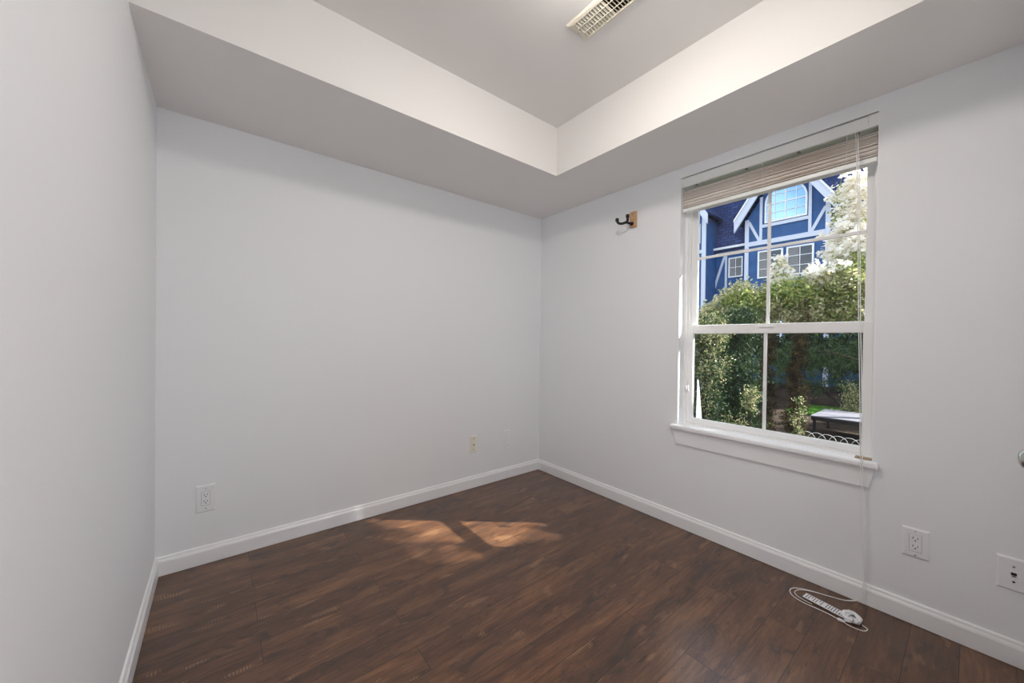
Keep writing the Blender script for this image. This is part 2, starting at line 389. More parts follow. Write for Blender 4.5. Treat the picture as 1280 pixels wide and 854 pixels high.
# ------------------------------------------------------------------ blind
bl = thing('venetian_blind', 'raised whitewashed wood slat blind stacked at the top of the window', 'blind', (0, -1.68, OZ1))
def rel(o): o.matrix_parent_inverse = Matrix.Translation(bl.location).inverted(); return o
BY0, BY1 = OY0 + .003, OY1 - .003
bm = NB(); box(bm, .006, .014, BY0 + .001, BY1 - .001, 2.080, 2.1325, .0012)
for a, b in ((BY0, BY0 + .034), (BY1 - .016, BY1)): box(bm, .0025, .0065, a, b, 2.080, 2.1325, .001)
rel(obj('valance', bm, M['rail'], bl))
bm = NB(); box(bm, .0145, .068, BY0 + .004, BY1 - .004, 2.079, 2.130, .002); rel(obj('headrail', bm, M['clear'], bl))
for y in (-1.335, -1.60, -1.83, -2.045):
    bm = NB(); box(bm, .012, .032, y - .006, y + .006, 2.0755, 2.0795, .001); rel(obj('valance_clip', bm, M['screw'], bl))
nsl = 21; z = 1.958
pitch_ = (2.056 - z) / nsl
slat_me = None
for k in range(nsl):
    dx = rng.uniform(-.004, .004) + (.007 if k % 4 == 1 else 0); dz = z + pitch_ * (k + .5)
    if slat_me is None:
        bm = NB(); nseg = 6
        w2 = .025
        top = [(-w2 + 2 * w2 * i / nseg, .0007 * (1 - (2 * i / nseg - 1) ** 2)) for i in range(nseg + 1)]
        poly = [(a, b + .0022) for a, b in top] + [(a, b) for a, b in reversed(top)]
        prism(bm, poly, lambda u, v, t: (u, t, v - .0014), -(BY1 - BY0) / 2 + .006, (BY1 - BY0) / 2 - .006)
        o = obj('slat', bm, M['slat'], bl, smooth=False); slat_me = o.data
    else:
        o = bpy.data.objects.new('slat', slat_me); C.objects.link(o); o.parent = bl
    o.location = (.043 + dx, (BY0 + BY1) / 2 + 1.68 + rng.uniform(-.0008, .0008), dz - OZ1)
bm = NB(); box(bm, .017, .067, BY0 + .005, BY1 - .005, 1.930, 1.952, .004, 3); rel(obj('bottom_rail', bm, M['rail'], bl))
for y in (-1.36, -1.68, -2.01):     # ladder tapes hanging slack in front and behind the stack
    bm = NB(); tube(bm, [(.012, y, 2.080), (.011, y + .001, 2.03), (.012, y, 1.95)], .0011, 6); tube(bm, [(.0705, y, 2.080), (.0705, y, 1.95)], .0011, 6)
    rel(obj('ladder_cord', bm, M['cord'], bl, smooth=True))
# tilt cords with tassels at the left, lift cord down to the floor at the right
bm = NB(); tube(bm, smoothcurve([(.014, -1.293, 2.078), (.000, -1.296, 1.8), (-.010, -1.302, 1.3), (-.010, -1.306, .868)]), .0012, 6)
tube(bm, smoothcurve([(.014, -1.318, 2.078), (.000, -1.318, 1.8), (-.010, -1.320, 1.3), (-.010, -1.314, .872)]), .0012, 6)
rel(obj('tilt_cord', bm, M['cord'], bl, smooth=True))
for y, z in ((-1.306, .832), (-1.316, .838)):
    bm = NB(); lathe(bm, [(0, .038), (.003, .037), (.0038, .024), (.0062, .006), (.0062, .001), (0, 0)], Matrix.Translation((-.010, y, z)), 12); rel(obj('tassel', bm, M['plate'], bl, smooth=True))
cordpts = [(.012, -2.046, 2.079), (-.018, -2.060, 1.80), (-.030, -2.072, 1.3), (-.036, -2.083, .9), (-.036, -2.088, .64), (-.034, -2.094, .40), (-.030, -2.102, .20), (-.030, -2.104, .09),
           (-.035, -2.092, .03), (-.052, -2.050, .006), (-.075, -1.990, .0035), (-.095, -1.93, .0035), (-.125, -1.885, .0035), (-.158, -1.872, .0035), (-.196, -1.888, .0035), (-.215, -1.93, .0035),
           (-.215, -1.985, .0035), (-.218, -2.035, .0035), (-.232, -2.09, .0035), (-.225, -2.125, .0035), (-.200, -2.135, .0035), (-.186, -2.118, .0035)]
bm = NB(); tube(bm, smoothcurve(cordpts, 8), .0017, 7)
c2 = [(x - .003, y + .006, z) for x, y, z in cordpts[:9]] + [(-.05, -2.044, .0035), (-.078, -1.98, .0035), (-.10, -1.93, .0035), (-.130, -1.897, .0035), (-.162, -1.890, .0035), (-.185, -1.905, .0035), (-.195, -1.935, .0035), (-.197, -1.96, .0035)]
tube(bm, smoothcurve(c2, 8), .0015, 7)
rel(obj('lift_cord', bm, M['cord'], bl, smooth=True))
bm = NB(); lathe(bm, [(0, .024), (.004, .023), (.006, .006), (.0055, 0), (0, 0)], Matrix.Translation((-.228, -2.05, .007)) @ Matrix.Rotation(PI / 2 - .05, 4, 'X') , 12); rel(obj('tassel', bm, M['plate'], bl, smooth=True))

# warning tag lying on the floor with a knotted bunch of cord and plastic
tg = thing('cord_safety_tag', 'long white printed tag with crumpled plastic end lying on the floor by the cord', 'tag', (-.150, -2.02, 0))
a0, a1 = Vector((-.158, -1.925, 0)), Vector((-.176, -2.068, 0))
d = (a1 - a0).normalized(); s_ = Vector((-d.y, d.x, 0)); Lg = (a1 - a0).length
loc = lambda u, v, z: (a0 + d * u + s_ * v + Vector((0, 0, z))) - tg.location
bm = NB(); prism(bm, [(0, -.021), (Lg + .03, -.023), (Lg + .045, -.012), (Lg + .045, .010), (Lg + .03, .020), (0, .020)], lambda u, v, t: loc(u, v, t + .0035 + .010 * (1 - u / Lg) * .4), 0, .0018)
obj('tag_strip', bm, M['plate'], tg)
bm = NB()
for k in range(15):
    u = .008 + k * .0088
    if k in (7,): continue
    for v0, v1 in ((-.0175, -.002), (.0, .0165)):
        if rng.random() < .12: continue
        prism(bm, [(u, v0), (u + .0036, v0), (u + .0036, v1), (u, v1)], lambda a, b, t: loc(a, b, t + .0054 + .004 * (1 - a / Lg)), 0, .0004)
obj('print_lines', bm, M['ink'], tg)
bm = NB()
cxy = a1 - tg.location + d * .018
for q in range(3):
    ph = q * 2.1
    pts = [(cxy.x + .029 * math.cos(t + ph) * (1 + .25 * math.sin(3 * t + q)) - .004 * q, cxy.y + .023 * math.sin(t + ph) * (1 + .2 * math.cos(2 * t)) , .011 + .004 * q + .003 * math.sin(2 * t + q)) for t in np.linspace(0, 5.6, 22)]
    tube(bm, pts, (.0072 - .0008 * q), 8)
obj('plastic_bunch', bm, M['plate'], tg, smooth=True)
bm = NB(); box(bm, cxy.x - .026, cxy.x - .014, cxy.y - .014, cxy.y - .003, .012, .019, .002); obj('clip', bm, M['brass'], tg, label='small brass coloured clip')

# ------------------------------------------------------------------ wall plates
def plate(name, label, cat, loc, rotz, w, h, kind, m=None):
    """local frame: x across, z up, -y out of the wall"""
    m = m or M['plate']
    t = thing(name, label, cat, loc, rotz)
    bm = NB()
    a, b = w / 2, h / 2
    lip = .006
    pts0 = [(-a, -b), (a, -b), (a, b), (-a, b)]; pts1 = [(-a + lip, -b + lip), (a - lip, -b + lip), (a - lip, b - lip), (-a + lip, b - lip)]
    V0 = [bm.verts.new((x, 0, z)) for x, z in pts0]; V1 = [bm.verts.new((x, -.0025, z)) for x, z in pts0]; V2 = [bm.verts.new((x, -.0062, z)) for x, z in pts1]
    for A, B in ((V0, V1), (V1, V2)):
        for i in range(4): bm.faces.new((A[i], A[(i + 1) % 4], B[(i + 1) % 4], B[i]))
    bm.faces.new(V2); bm.faces.new(V0[::-1])
    obj('cover_plate', bm, m, t)
    def slot(x, z, sx, sz, mm=M['dark'], y=-.0068, nm='slot', par=t):
        return obj(nm, box(NB(), x - sx / 2, x + sx / 2, y - .0012, y + .001, z - sz / 2, z + sz / 2, .0004, 1), mm, par)
    if kind == 'decora':
        bm = NB(); box(bm, -.0175, .0175, -.0066, -.002, -.0345, .0345); obj('gasket', bm, M['ink'], t)
        bm = NB(); box(bm, -.0165, .0165, -.0082, -.003, -.0335, .0335, .0012); fce = obj('receptacle', bm, m, t)
        for zc in (.0175, -.0145):
            slot(-.0065, zc + .004, .0022, .0085, y=-.0078, par=fce); slot(.0065, zc + .004, .0022, .0072, y=-.0078, par=fce); slot(0, zc - .006, .0050, .0042, y=-.0078, par=fce)
        for z in (.048, -.048): slot(0, z, .006, .0016 if z > 0 else .003, M['dark'], nm='screw')
    if kind == 'jack':
        bm = NB(); box(bm, -.009, .009, -.0078, -.004, -.010, .012, .0008); j = obj('jack', bm, m, t)
        slot(0, .0025, .0125, .010, y=-.0072, par=j, nm='port'); slot(0, -.0055, .008, .004, y=-.0072, par=j, nm='port'); 
        for z in (.028, -.026):
            bm = NB(); lathe(bm, [(.0036, 0), (.0033, .0012), (0, .0018)], Matrix.Translation((0, -.006, z)) @ Matrix.Rotation(PI / 2, 4, 'X'), 14); obj('screw', bm, M['screw'] if z > 0 else M['dark'], t)
    if kind == 'coax':
        bm = NB(); lathe(bm, [(.0062, 0), (.0062, .002), (.0045, .002), (.0045, .009), (.0028, .009), (.0028, .004), (0, .004)], Matrix.Translation((0, -.0058, -.004)) @ Matrix.Rotation(PI / 2, 4, 'X'), 14); obj('connector', bm, M['screw'], t)
        for z in (.042, -.042):
            bm = NB(); lathe(bm, [(.0036, 0), (.0033, .0012), (0, .0018)], Matrix.Translation((0, -.006, z)) @ Matrix.Rotation(PI / 2, 4, 'X'), 14); obj('screw', bm, M['dark'], t)
    if kind == 'painted':
        for z in (.021, -.021):
            bm = NB(); lathe(bm, [(.0165, 0), (.0165, .002), (.015, .003), (0, .003)], Matrix.Translation((0, -.0055, z)) @ Matrix.Rotation(PI / 2, 4, 'X'), 20); obj('receptacle', bm, m, t)
    return t
plate('electrical_outlet', 'white double outlet on the back wall near its left corner', 'outlet', (-2.261, 0, .325), 0, .078, .136, 'decora')
plate('coax_outlet', 'cream wall plate with a single round connector low on the back wall', 'outlet', (-.684, 0, .334), 0, .064, .130, 'coax', M['ivory'])
plate('painted_outlet', 'outlet painted wall white on the back wall nearest the far corner', 'outlet', (-.366, 0, .331), 0, .070, .130, 'painted', M['plate'])
plate('electrical_outlet', 'white double outlet on the window wall right of the hanging cord', 'outlet', (0, -2.2455, .329), PI / 2 * -1, .077, .118, 'decora')
plate('network_outlet', 'white wall plate with one data jack at the right edge of the window wall', 'outlet', (0, -2.4815, .321), -PI / 2, .076, .118, 'jack')

# ------------------------------------------------------------------ guitar hanger
hg = thing('guitar_hanger', 'black padded yoke hook on a small light wood block on the window wall', 'hook', (0, -.924, 1.966))
bm = NB(); box(bm, -.016, 0, -.025, .025, -.054, .052, .002); obj('wood_block', bm, M['oak'], hg)
bm = NB(); lathe(bm, [(0, .006), (.011, .006), (.013, .003), (.013, 0)], Matrix.Translation((-.016, .004, -.03)) @ Matrix.Rotation(-PI / 2, 4, 'Y'), 20); obj('socket', bm, M['rubber'], hg, smooth=True)
for z in (.036, .002):
    bm = NB(); lathe(bm, [(0, .002), (.003, .0015), (.0038, 0)], Matrix.Translation((-.016, .004, z)) @ Matrix.Rotation(-PI / 2, 4, 'Y'), 12); obj('screw', bm, M['screw'], hg)
bm = NB(); tube(bm, smoothcurve([(-.018, .004, -.03), (-.045, .010, -.030), (-.066, .016, -.028)]), .0078, 10); obj('stem', bm, M['rubber'], hg, smooth=True)
bm = NB(); tube(bm, smoothcurve([(-.080, -.004, .004), (-.075, -.001, -.010), (-.070, .005, -.024), (-.072, .020, -.030), (-.082, .040, -.034), (-.095, .058, -.028), (-.100, .064, -.010)]), .0085, 10)
obj('yoke_arm', bm, M['rubber'], hg, smooth=True)
for px, py, pz in ((-.080, -.004, .006), (-.100, .064, -.008)):
    bm = NB(); lathe(bm, [(0, -.010), (.011, -.009), (.0135, -.004), (.010, .001), (.0125, .005), (.011, .010), (.006, .013), (0, .014)], Matrix.Translation((px, py, pz)), 16); obj('end_cap', bm, M['rubber'], hg, smooth=True)

# ------------------------------------------------------------------ ceiling vent
VX0, VX1, VY0, VY1 = -1.036, -.905, -1.60, -1.255
vt = thing('ceiling_vent', 'cream metal louvred air vent set in the tray ceiling', 'vent', ((VX0 + VX1) / 2, (VY0 + VY1) / 2, ZC))
hx, hy = (VX1 - VX0) / 2, (VY1 - VY0) / 2
bm = NB()
ix, iy = hx - .017, hy - .028
def fr(bm, x0, x1, y0, y1):
    pass
# frame: four bevelled strips, sloped from the ceiling to a raised inner rim
O0 = [(-hx, -hy), (hx, -hy), (hx, hy), (-hx, hy)]; O1 = [(-hx + .006, -hy + .006), (hx - .006, -hy + .006), (hx - .006, hy - .006), (-hx + .006, hy - .006)]
I0 = [(-ix, -iy), (ix, -iy), (ix, iy), (-ix, iy)]
rings = [[bm.verts.new((x, y, z)) for x, y in R_] for R_, z in ((O0, 0), (O0, -.002), (O1, -.007), (I0, -.010), (I0, 0))]
for A, B in zip(rings, rings[1:]):
    for i in range(4): bm.faces.new((A[i], A[(i + 1) % 4], B[(i + 1) % 4], B[i]))
obj('vent_frame', bm, M['vent'], vt)
bm = NB(); box(bm, -ix, ix, -iy, iy, -.0008, -.0002); obj('duct_opening', bm, M['duct'], vt)
nl = 21
for k in range(nl):
    y = -iy + (k + .5) * 2 * iy / nl
    tilt = math.radians(-38 if k > 9 else 38)
    bm = NB(); Rm = Matrix.Translation((0, y, -.0055)) @ Matrix.Rotation(tilt, 4, 'X')
    box(bm, -ix, ix, -.0046, .0046, -.0006, .0006); bm.transform(Rm); obj('louver', bm, M['vent'], vt)
for x in (-ix * .36, ix * .36):
    bm = NB(); box(bm, x - .0013, x + .0013, -iy, iy, -.0105, -.0085); obj('crossbar', bm, M['vent'], vt)
for y in (hy - .014, -hy + .014):
    bm = NB(); lathe(bm, [(.0038, 0), (.0034, -.0014), (0, -.002)], Matrix.Translation((0, y, -.009)), 12); obj('screw', bm, M['screw'], vt)

# ------------------------------------------------------------------ ceiling lamp above the frame, and an unseen globe added as fill
def lamp(x, y, z, m, label, r=.15):
    t = thing('ceiling_lamp', label, 'lamp', (x, y, z))
    bm = NB(); lathe(bm, [(0, 0), (r + .012, 0), (r + .012, -.016), (r - .004, -.02), (r - .004, -.016), (0, -.016)], Matrix.Identity(4), 40); obj('lamp_base', bm, M['chrome'], t, smooth=False)
    bm = NB(); lathe(bm, [(r - .004, -.018), (r * .93, -.04), (r * .75, -.062), (r * .45, -.078), (0, -.085)], Matrix.Identity(4), 40); obj('lamp_shade', bm, m, t, smooth=True)
lamp(-1.25, -1.62, ZC, M['lamp'], 'round white domed ceiling lamp in the middle of the tray ceiling')
fl = thing('added_fill_globe', 'unseen white globe on a pole added behind the camera as even fill light', 'lamp', (-1.75, -3.12, 0))  # invented source, brightens the soffit undersides and walls evenly
obj('lamp_base', lathe(NB(), [(0, 0), (.14, 0), (.14, .012), (.02, .024), (0, .024)], Matrix.Identity(4), 32), M['chrome'], fl)
obj('pole', tube(NB(), [(0, 0, .02), (0, 0, 1.14)], .011, 12), M['chrome'], fl, smooth=True)
obj('lamp_shade', lathe(NB(), [(.15 * math.sin(t), 1.28 - .15 * math.cos(t)) for t in np.linspace(0, PI, 17)], Matrix.Identity(4), 32), M['fill_glow'], fl, smooth=True)

# ------------------------------------------------------------------ ground outside
GZ = -.45
bm = NB(); box(bm, .14, 60, -30, 40, GZ - .2, GZ); obj('ground', bm, M['soil'], kind='structure')

def scatter(name, m, parent, n, gen, kind=None):
    """n little folded leaves; gen(n) -> centres (n,3), directions (n,3), lengths (n,), widths (n,)"""
    c, dr, ln, wd = gen(n)
    dr = dr / np.linalg.norm(dr, axis=1)[:, None]
    rv = rng.normal(size=(n, 3)); sd_ = np.cross(dr, rv); sd_ /= np.linalg.norm(sd_, axis=1)[:, None]; nn = np.cross(dr, sd_)
    L2, W2 = (ln / 2)[:, None], (wd / 2)[:, None]
    v = np.stack([c - dr * L2, c + sd_ * W2 + nn * W2 * .35, c + dr * L2, c - sd_ * W2 + nn * W2 * .35], 1).reshape(-1, 3)
    me = bpy.data.meshes.new(name); me.vertices.add(4 * n); me.loops.add(4 * n); me.polygons.add(n)
    me.vertices.foreach_set('co', v.ravel().astype('f')); me.loops.foreach_set('vertex_index', np.arange(4 * n, dtype='i'))
    me.polygons.foreach_set('loop_start', np.arange(0, 4 * n, 4, dtype='i')); me.update(calc_edges=True); me.validate()
    me.materials.append(m); o = bpy.data.objects.new(name, me); C.objects.link(o); o.parent = parent
    if kind: o['kind'] = kind
    return o

def blobgen(blobs, ln=(.05, .08), wd=(.025, .04), shell=.55, updir=None, clump=26, spread=.055):
    """blobs: (x,y,z, rx,ry,rz, weight)"""
    B = np.array(blobs, float); wgt = B[:, 6] / B[:, 6].sum()
    def g(n):
        if clump:
            c0, d0 = pos(max(8, n // clump)); j = rng.integers(0, len(c0), n)
            c = c0[j] + rng.normal(size=(n, 3)) * spread; dv = d0[j]
        else: c, dv = pos(n)
        dr = rng.normal(size=(n, 3)) + (np.array(updir) if updir is not None else dv * .8)
        return c, dr, rng.uniform(*ln, n), rng.uniform(*wd, n)
    def pos(n):
        i = rng.choice(len(B), n, p=wgt); dv = rng.normal(size=(n, 3)); dv /= np.linalg.norm(dv, axis=1)[:, None]
        rad = shell + (1 - shell) * rng.random(n) ** .6
        lump = 1 + .22 * np.sin(dv[:, 0] * 7 + i) * np.sin(dv[:, 1] * 6 + 2 * i) + .18 * np.sin(dv[:, 2] * 9 + dv[:, 0] * 4)
        return B[i, :3] + dv * B[i, 3:6] * (rad * lump)[:, None], dv
    return g

def flowers(name, m, parent, n, gen, size=.075):
    """four bracts each, lying round a centre facing outward and up"""
    c, dr, _, _ = gen(n); dr = dr + np.array([-.4, -.2, 1.3]); dr /= np.linalg.norm(dr, axis=1)[:, None]
    rv = rng.normal(size=(n, 3)); a = np.cross(dr, rv); a /= np.linalg.norm(a, axis=1)[:, None]; b = np.cross(dr, a)
    s = rng.uniform(.7, 1.15, n)[:, None] * size; V = []
    for k in range(4):
        p = a * math.cos(k * PI / 2) + b * math.sin(k * PI / 2); q = a * math.cos(k * PI / 2 + PI / 2) + b * math.sin(k * PI / 2 + PI / 2)
        V += [c, c + (p * .32 + q * .26) * s + dr * s * .05, c + p * s * .55 + dr * s * .10, c + (p * .32 - q * .26) * s + dr * s * .05]
    v = np.stack(V, 1).reshape(-1, 3); N_ = n * 16
    me = bpy.data.meshes.new(name); me.vertices.add(N_); me.loops.add(N_); me.polygons.add(n * 4)
    me.vertices.foreach_set('co', v.ravel().astype('f')); me.loops.foreach_set('vertex_index', np.arange(N_, dtype='i'))
    me.polygons.foreach_set('loop_start', np.arange(0, N_, 4, dtype='i')); me.update(calc_edges=True); me.validate()
    me.materials.append(m); o = bpy.data.objects.new(name, me); C.objects.link(o); o.parent = parent; o['kind'] = 'stuff'; return o

def part_local(o, t):
    o.matrix_parent_inverse = Matrix.Translation(t.location).inverted(); return o

# ------------------------------------------------------------------ the blue house across the garden
HX, K = 15.50, 8.0
cy_, cz_ = -2.381, 1.131
hy_ = lambda y: cy_ + (y - cy_) * K
hz_ = lambda z: cz_ + (z - cz_) * K
hs = thing('house', 'blue and navy half-timbered house with white trim and steep gables behind the garden', 'house', (HX, 2.4, GZ))
def H(name, bm, m, parent=None, **k):
    o = obj(name, bm, m, parent or hs, **k)
    o.matrix_parent_inverse = Matrix.Translation(hs.location).inverted() if parent is None else Matrix.Identity(4)
    return o
def hbox(name, x0, x1, y0, y1, z0, z1, m, parent=None, bev=.004):
    return H(name, box(NB(), x0, x1, min(y0, y1), max(y0, y1), z0, z1, bev), m, parent)
BL, BR = hy_(-1.607), hy_(-1.962)         # gabled bay, left and right edge
EZ = hz_(1.645)
bayc = hy_(-1.787)
slope = 1.5
zb = lambda y: hz_(1.772) + slope * (hy_(-1.974) - bayc) * -1 - slope * abs(y - bayc)    # underside of the barge at y
apex = zb(bayc)
# main wall set back, bay wall in front with gable top
hbox('wall_panel', HX + .45, HX + 6, -6, BL + 6.0, GZ, EZ, M['blue'], bev=0)
bm = NB(); prism(bm, [(BR, GZ), (BL, GZ), (BL, zb(BL)), (bayc, apex), (BR, zb(BR))], lambda u, v, t: (t, u, v), HX, HX + 1.2); H('wall_panel', bm, M['blue'])
# mansard roof of the main block, leaning back
bm = NB(); prism(bm, [(HX + .25, EZ + .05), (HX + 6, EZ + .05), (HX + 6, 9.4), (HX + 1.15, 9.4)], lambda u, v, t: (u, t, v), -6, BL + 6.0); H('roof', bm, M['navy'])
# roof of the gabled bay: two slabs with white barge boards in front
for sgn in (-1, 1):
    e = 1.72; y1 = bayc + sgn * e
    bm = NB(); prism(bm, [(bayc, apex + .46), (y1, apex + .46 - slope * e), (y1, apex + .34 - slope * e), (bayc, apex + .34)], lambda u, v, t: (t, u, v), HX - .42, HX + 4); H('gable_roof', bm, M['navy'])
    bm = NB(); prism(bm, [(bayc, apex + .38), (y1, apex + .38 - slope * e), (y1, apex - .08 - slope * e), (y1 - sgn * .12, apex - .08 - slope * (e - .12)), (bayc, apex)], lambda u, v, t: (t, u, v), HX - .46, HX - .38); bb = H('barge_board', bm, M['htrim'])
    bm = NB(); prism(bm, [(bayc, apex + .46), (y1, apex + .46 - slope * e), (y1, apex + .36 - slope * e), (bayc, apex + .36)], lambda u, v, t: (t, u, v), HX - .52, HX - .45); H('barge_moulding', bm, M['hwhite'])
    bm = NB(); prism(bm, [(bayc, apex + .34), (y1, apex + .34 - slope * e), (y1, apex + .30 - slope * e), (bayc, apex + .30)], lambda u, v, t: (t, u, v), HX - .38, HX); H('soffit', bm, M['htrim'])
def vtrim(y0, z0, z1, w, x=HX): return hbox('trim_board', x - .05, x + .01, y0 - w / 2, y0 + w / 2, z0, z1, M['htrim'])
def htrim_(y0, y1, z0, z1, x=HX): return hbox('trim_board', x - .055, x + .01, y0, y1, z0, z1, M['htrim'])
def dtrim(ya, za, yb, zb_, w, x=HX):
    dv = Vector((yb - ya, zb_ - za)).normalized(); nv = Vector((-dv.y, dv.x)) * w / 2
    bm = NB(); prism(bm, [(ya + nv.x, za + nv.y), (yb + nv.x, zb_ + nv.y), (yb - nv.x, zb_ - nv.y), (ya - nv.x, za - nv.y)], lambda u, v, t: (t, u, v), x - .045, x + .01); H('trim_board', bm, M['htrim'])
pw = .15
vtrim(BL - pw / 2, GZ, zb(BL) + .05, pw); vtrim(BR + pw / 2, GZ, zb(BR) + .05, pw)
htrim_(BL - pw, BR + pw, EZ, EZ + .19)
vL, vR = hy_(-1.681), hy_(-1.885)
vtrim(vL, EZ + .19, zb(vL), .10); vtrim(vR, EZ + .19, zb(vR), .10)
dtrim(BL - pw, hz_(1.775), vL + .05, EZ + .19, .10); dtrim(BR + pw, hz_(1.775), vR - .05, EZ + .19, .10)
aw0, aw1, awz = hy_(-1.698), hy_(-1.875), hz_(1.752)
htrim_(vL - .05, vR + .05, awz - .16, awz - .03)
# arched window
ac, ar = (aw0 + aw1) / 2, (aw0 - aw1) / 2; spring = awz + .78
def arch(r_out, z0, sp):
    return [(ac - r_out, z0), (ac + r_out, z0)] + [(ac + r_out * math.cos(t), sp + r_out * math.sin(t)) for t in np.linspace(0, PI, 21)]
bm = NB(); prism(bm, arch(ar, awz, spring), lambda u, v, t: (t, u, v), HX - .03, HX - .01)
aw = H('arched_window', bm, M['skypane'])
bm = NB()
for i, (A, B) in enumerate(zip(arch(ar, awz, spring), arch(ar, awz, spring)[1:] + arch(ar, awz, spring)[:1])):
    ca = Vector((ac, spring)); ai, bi = Vector(A), Vector(B)
    a2 = Vector((ac + (A[0] - ac) * .91, max(A[1] - .0, awz) if A[1] > awz + .01 else awz + .07)); b2 = Vector((ac + (B[0] - ac) * .91, B[1] if B[1] > awz + .01 else awz + .07))
    if A[1] > spring: a2.y = spring + (A[1] - spring) * .91
    if B[1] > spring: b2.y = spring + (B[1] - spring) * .91
    prism(bm, [A, B, tuple(b2), tuple(a2)], lambda u, v, t: (t, u, v), HX - .07, HX)
H('window_frame', bm, M['hwhite'], aw)
bm = NB()
for y in (ac - ar * .5, ac, ac + ar * .5):
    top = spring + math.sqrt(max(ar ** 2 - (y - ac) ** 2, 0)) * .95; wv = .035 if y == ac else .02
    box(bm, HX - .055, HX - .028, y - wv / 2, y + wv / 2, awz + .05, top)
for z in (awz + .38, awz + .74, awz + 1.10):
    hw = ar * .93 if z < spring else math.sqrt(max(ar ** 2 - (z - spring) ** 2, 0)) * .93
    box(bm, HX - .056, HX - .029, ac - hw, ac + hw, z - (.02 if z == awz + .74 else .011), z + (.02 if z == awz + .74 else .011))
H('muntins', bm, M['hwhite'], aw)
def hwin(y0, y1, z0, z1, x, cols=2, rows=3, blinds=True):
    y0, y1 = min(y0, y1), max(y0, y1)
    bm = NB(); ring(bm, x - .06, x + .01, y0, y1, z0, z1, .06, .06, .06, .06, .004)
    for i in range(1, cols): box(bm, x - .045, x - .015, y0 + (y1 - y0) * i / cols - .012, y0 + (y1 - y0) * i / cols + .012, z0 + .05, z1 - .05)
    for i in range(1, rows): box(bm, x - .044, x - .016, y0 + .05, y1 - .05, z0 + (z1 - z0) * i / rows - .011, z0 + (z1 - z0) * i / rows + .011)
    fo = H('house_window', bm, M['hwhite'])
    bm = NB(); box(bm, x - .028, x - .020, y0 + .055, y1 - .055, z0 + .055, z1 - .055); H('pane', bm, M['pane'], fo)
    if blinds:
        bm = NB()
        for k in range(int((z1 - z0 - .12) / .045)):
            zz = z1 - .07 - k * .045; box(bm, x - .0345, x - .0285, (y0 + y1) / 2 if k % 1 else y0 + .06 + (y1 - y0) * .48, y1 - .06, zz - .030, zz)
        H('blinds', bm, M['hblind'], fo)
hwin(hy_(-1.669), hy_(-1.780), hz_(1.470), hz_(1.612), HX)
hwin(hy_(-1.794), hy_(-1.903), hz_(1.470), hz_(1.612), HX)
hwin(hy_(-1.690), hy_(-1.780), hz_(1.12), hz_(1.28), HX); hwin(hy_(-1.80), hy_(-1.89), hz_(1.12), hz_(1.28), HX)
# main wall left of the bay
XW = HX + .45
s2 = (XW + 2.2145) / 2.2145
my = lambda y: cy_ + (y - cy_) * s2
mz = lambda z: cz_ + (z - cz_) * s2
hbox('gutter', XW - .30, XW, BL, my(-1.40), EZ + .14, EZ + .24, M['hwhite']); hbox('trim_board', XW - .05, XW + .01, BL, my(-1.40), EZ - .10, EZ + .12, M['htrim'])
dtrim(my(-1.510), mz(1.625), my(-1.428), mz(1.357), .10, XW); vtrim(my(-1.515), mz(1.30), mz(1.63), .09, XW)
hwin(my(-1.528), my(-1.600), mz(1.492), mz(1.602), XW, 2, 2)
hbox('gutter', XW - .30, XW, BR, -6, EZ + .14, EZ + .24, M['hwhite']); hbox('trim_board', XW - .05, XW + .01, BR, -6, EZ - .10, EZ + .12, M['htrim'])
# left wing projecting forward, with corner post, window and the foot of its own gable
WX = HX - .6; s3 = (WX + 2.2145) / 2.2145
wy = lambda y: cy_ + (y - cy_) * s3
wz = lambda z: cz_ + (z - cz_) * s3
W0 = wy(-1.404); WC = W0 + 1.72
wap = wz(1.86) + slope * 1.72
bm = NB(); prism(bm, [(W0, GZ), (W0 + 3.44, GZ), (W0 + 3.44, wz(1.86)), (WC, wap), (W0, wz(1.86))], lambda u, v, t: (t, u, v), WX, WX + 2.2); H('wall_panel', bm, M['blue'])
vtrim(W0 + .09, GZ, wz(1.87), .18, WX); vtrim(W0 + 3.35, GZ, wz(1.87), .18, WX); htrim_(W0 + .18, W0 + 3.26, wz(1.655), wz(1.675), WX)
for sgn in (-1, 1):
    e = 1.95; y1 = WC + sgn * e
    bm = NB(); prism(bm, [(WC, wap + .46), (y1, wap + .46 - slope * e), (y1, wap + .34 - slope * e), (WC, wap + .34)], lambda u, v, t: (t, u, v), WX - .42, WX + 4); H('gable_roof', bm, M['navy'])
    bm = NB(); prism(bm, [(WC, wap + .38), (y1, wap + .38 - slope * e), (y1, wap - .08 - slope * e), (y1 - sgn * .12, wap - .08 - slope * (e - .12)), (WC, wap)], lambda u, v, t: (t, u, v), WX - .46, WX - .38); H('barge_board', bm, M['htrim'])
hwin(wy(-1.372), wy(-1.28), wz(1.715), wz(1.83), WX, 2, 2)

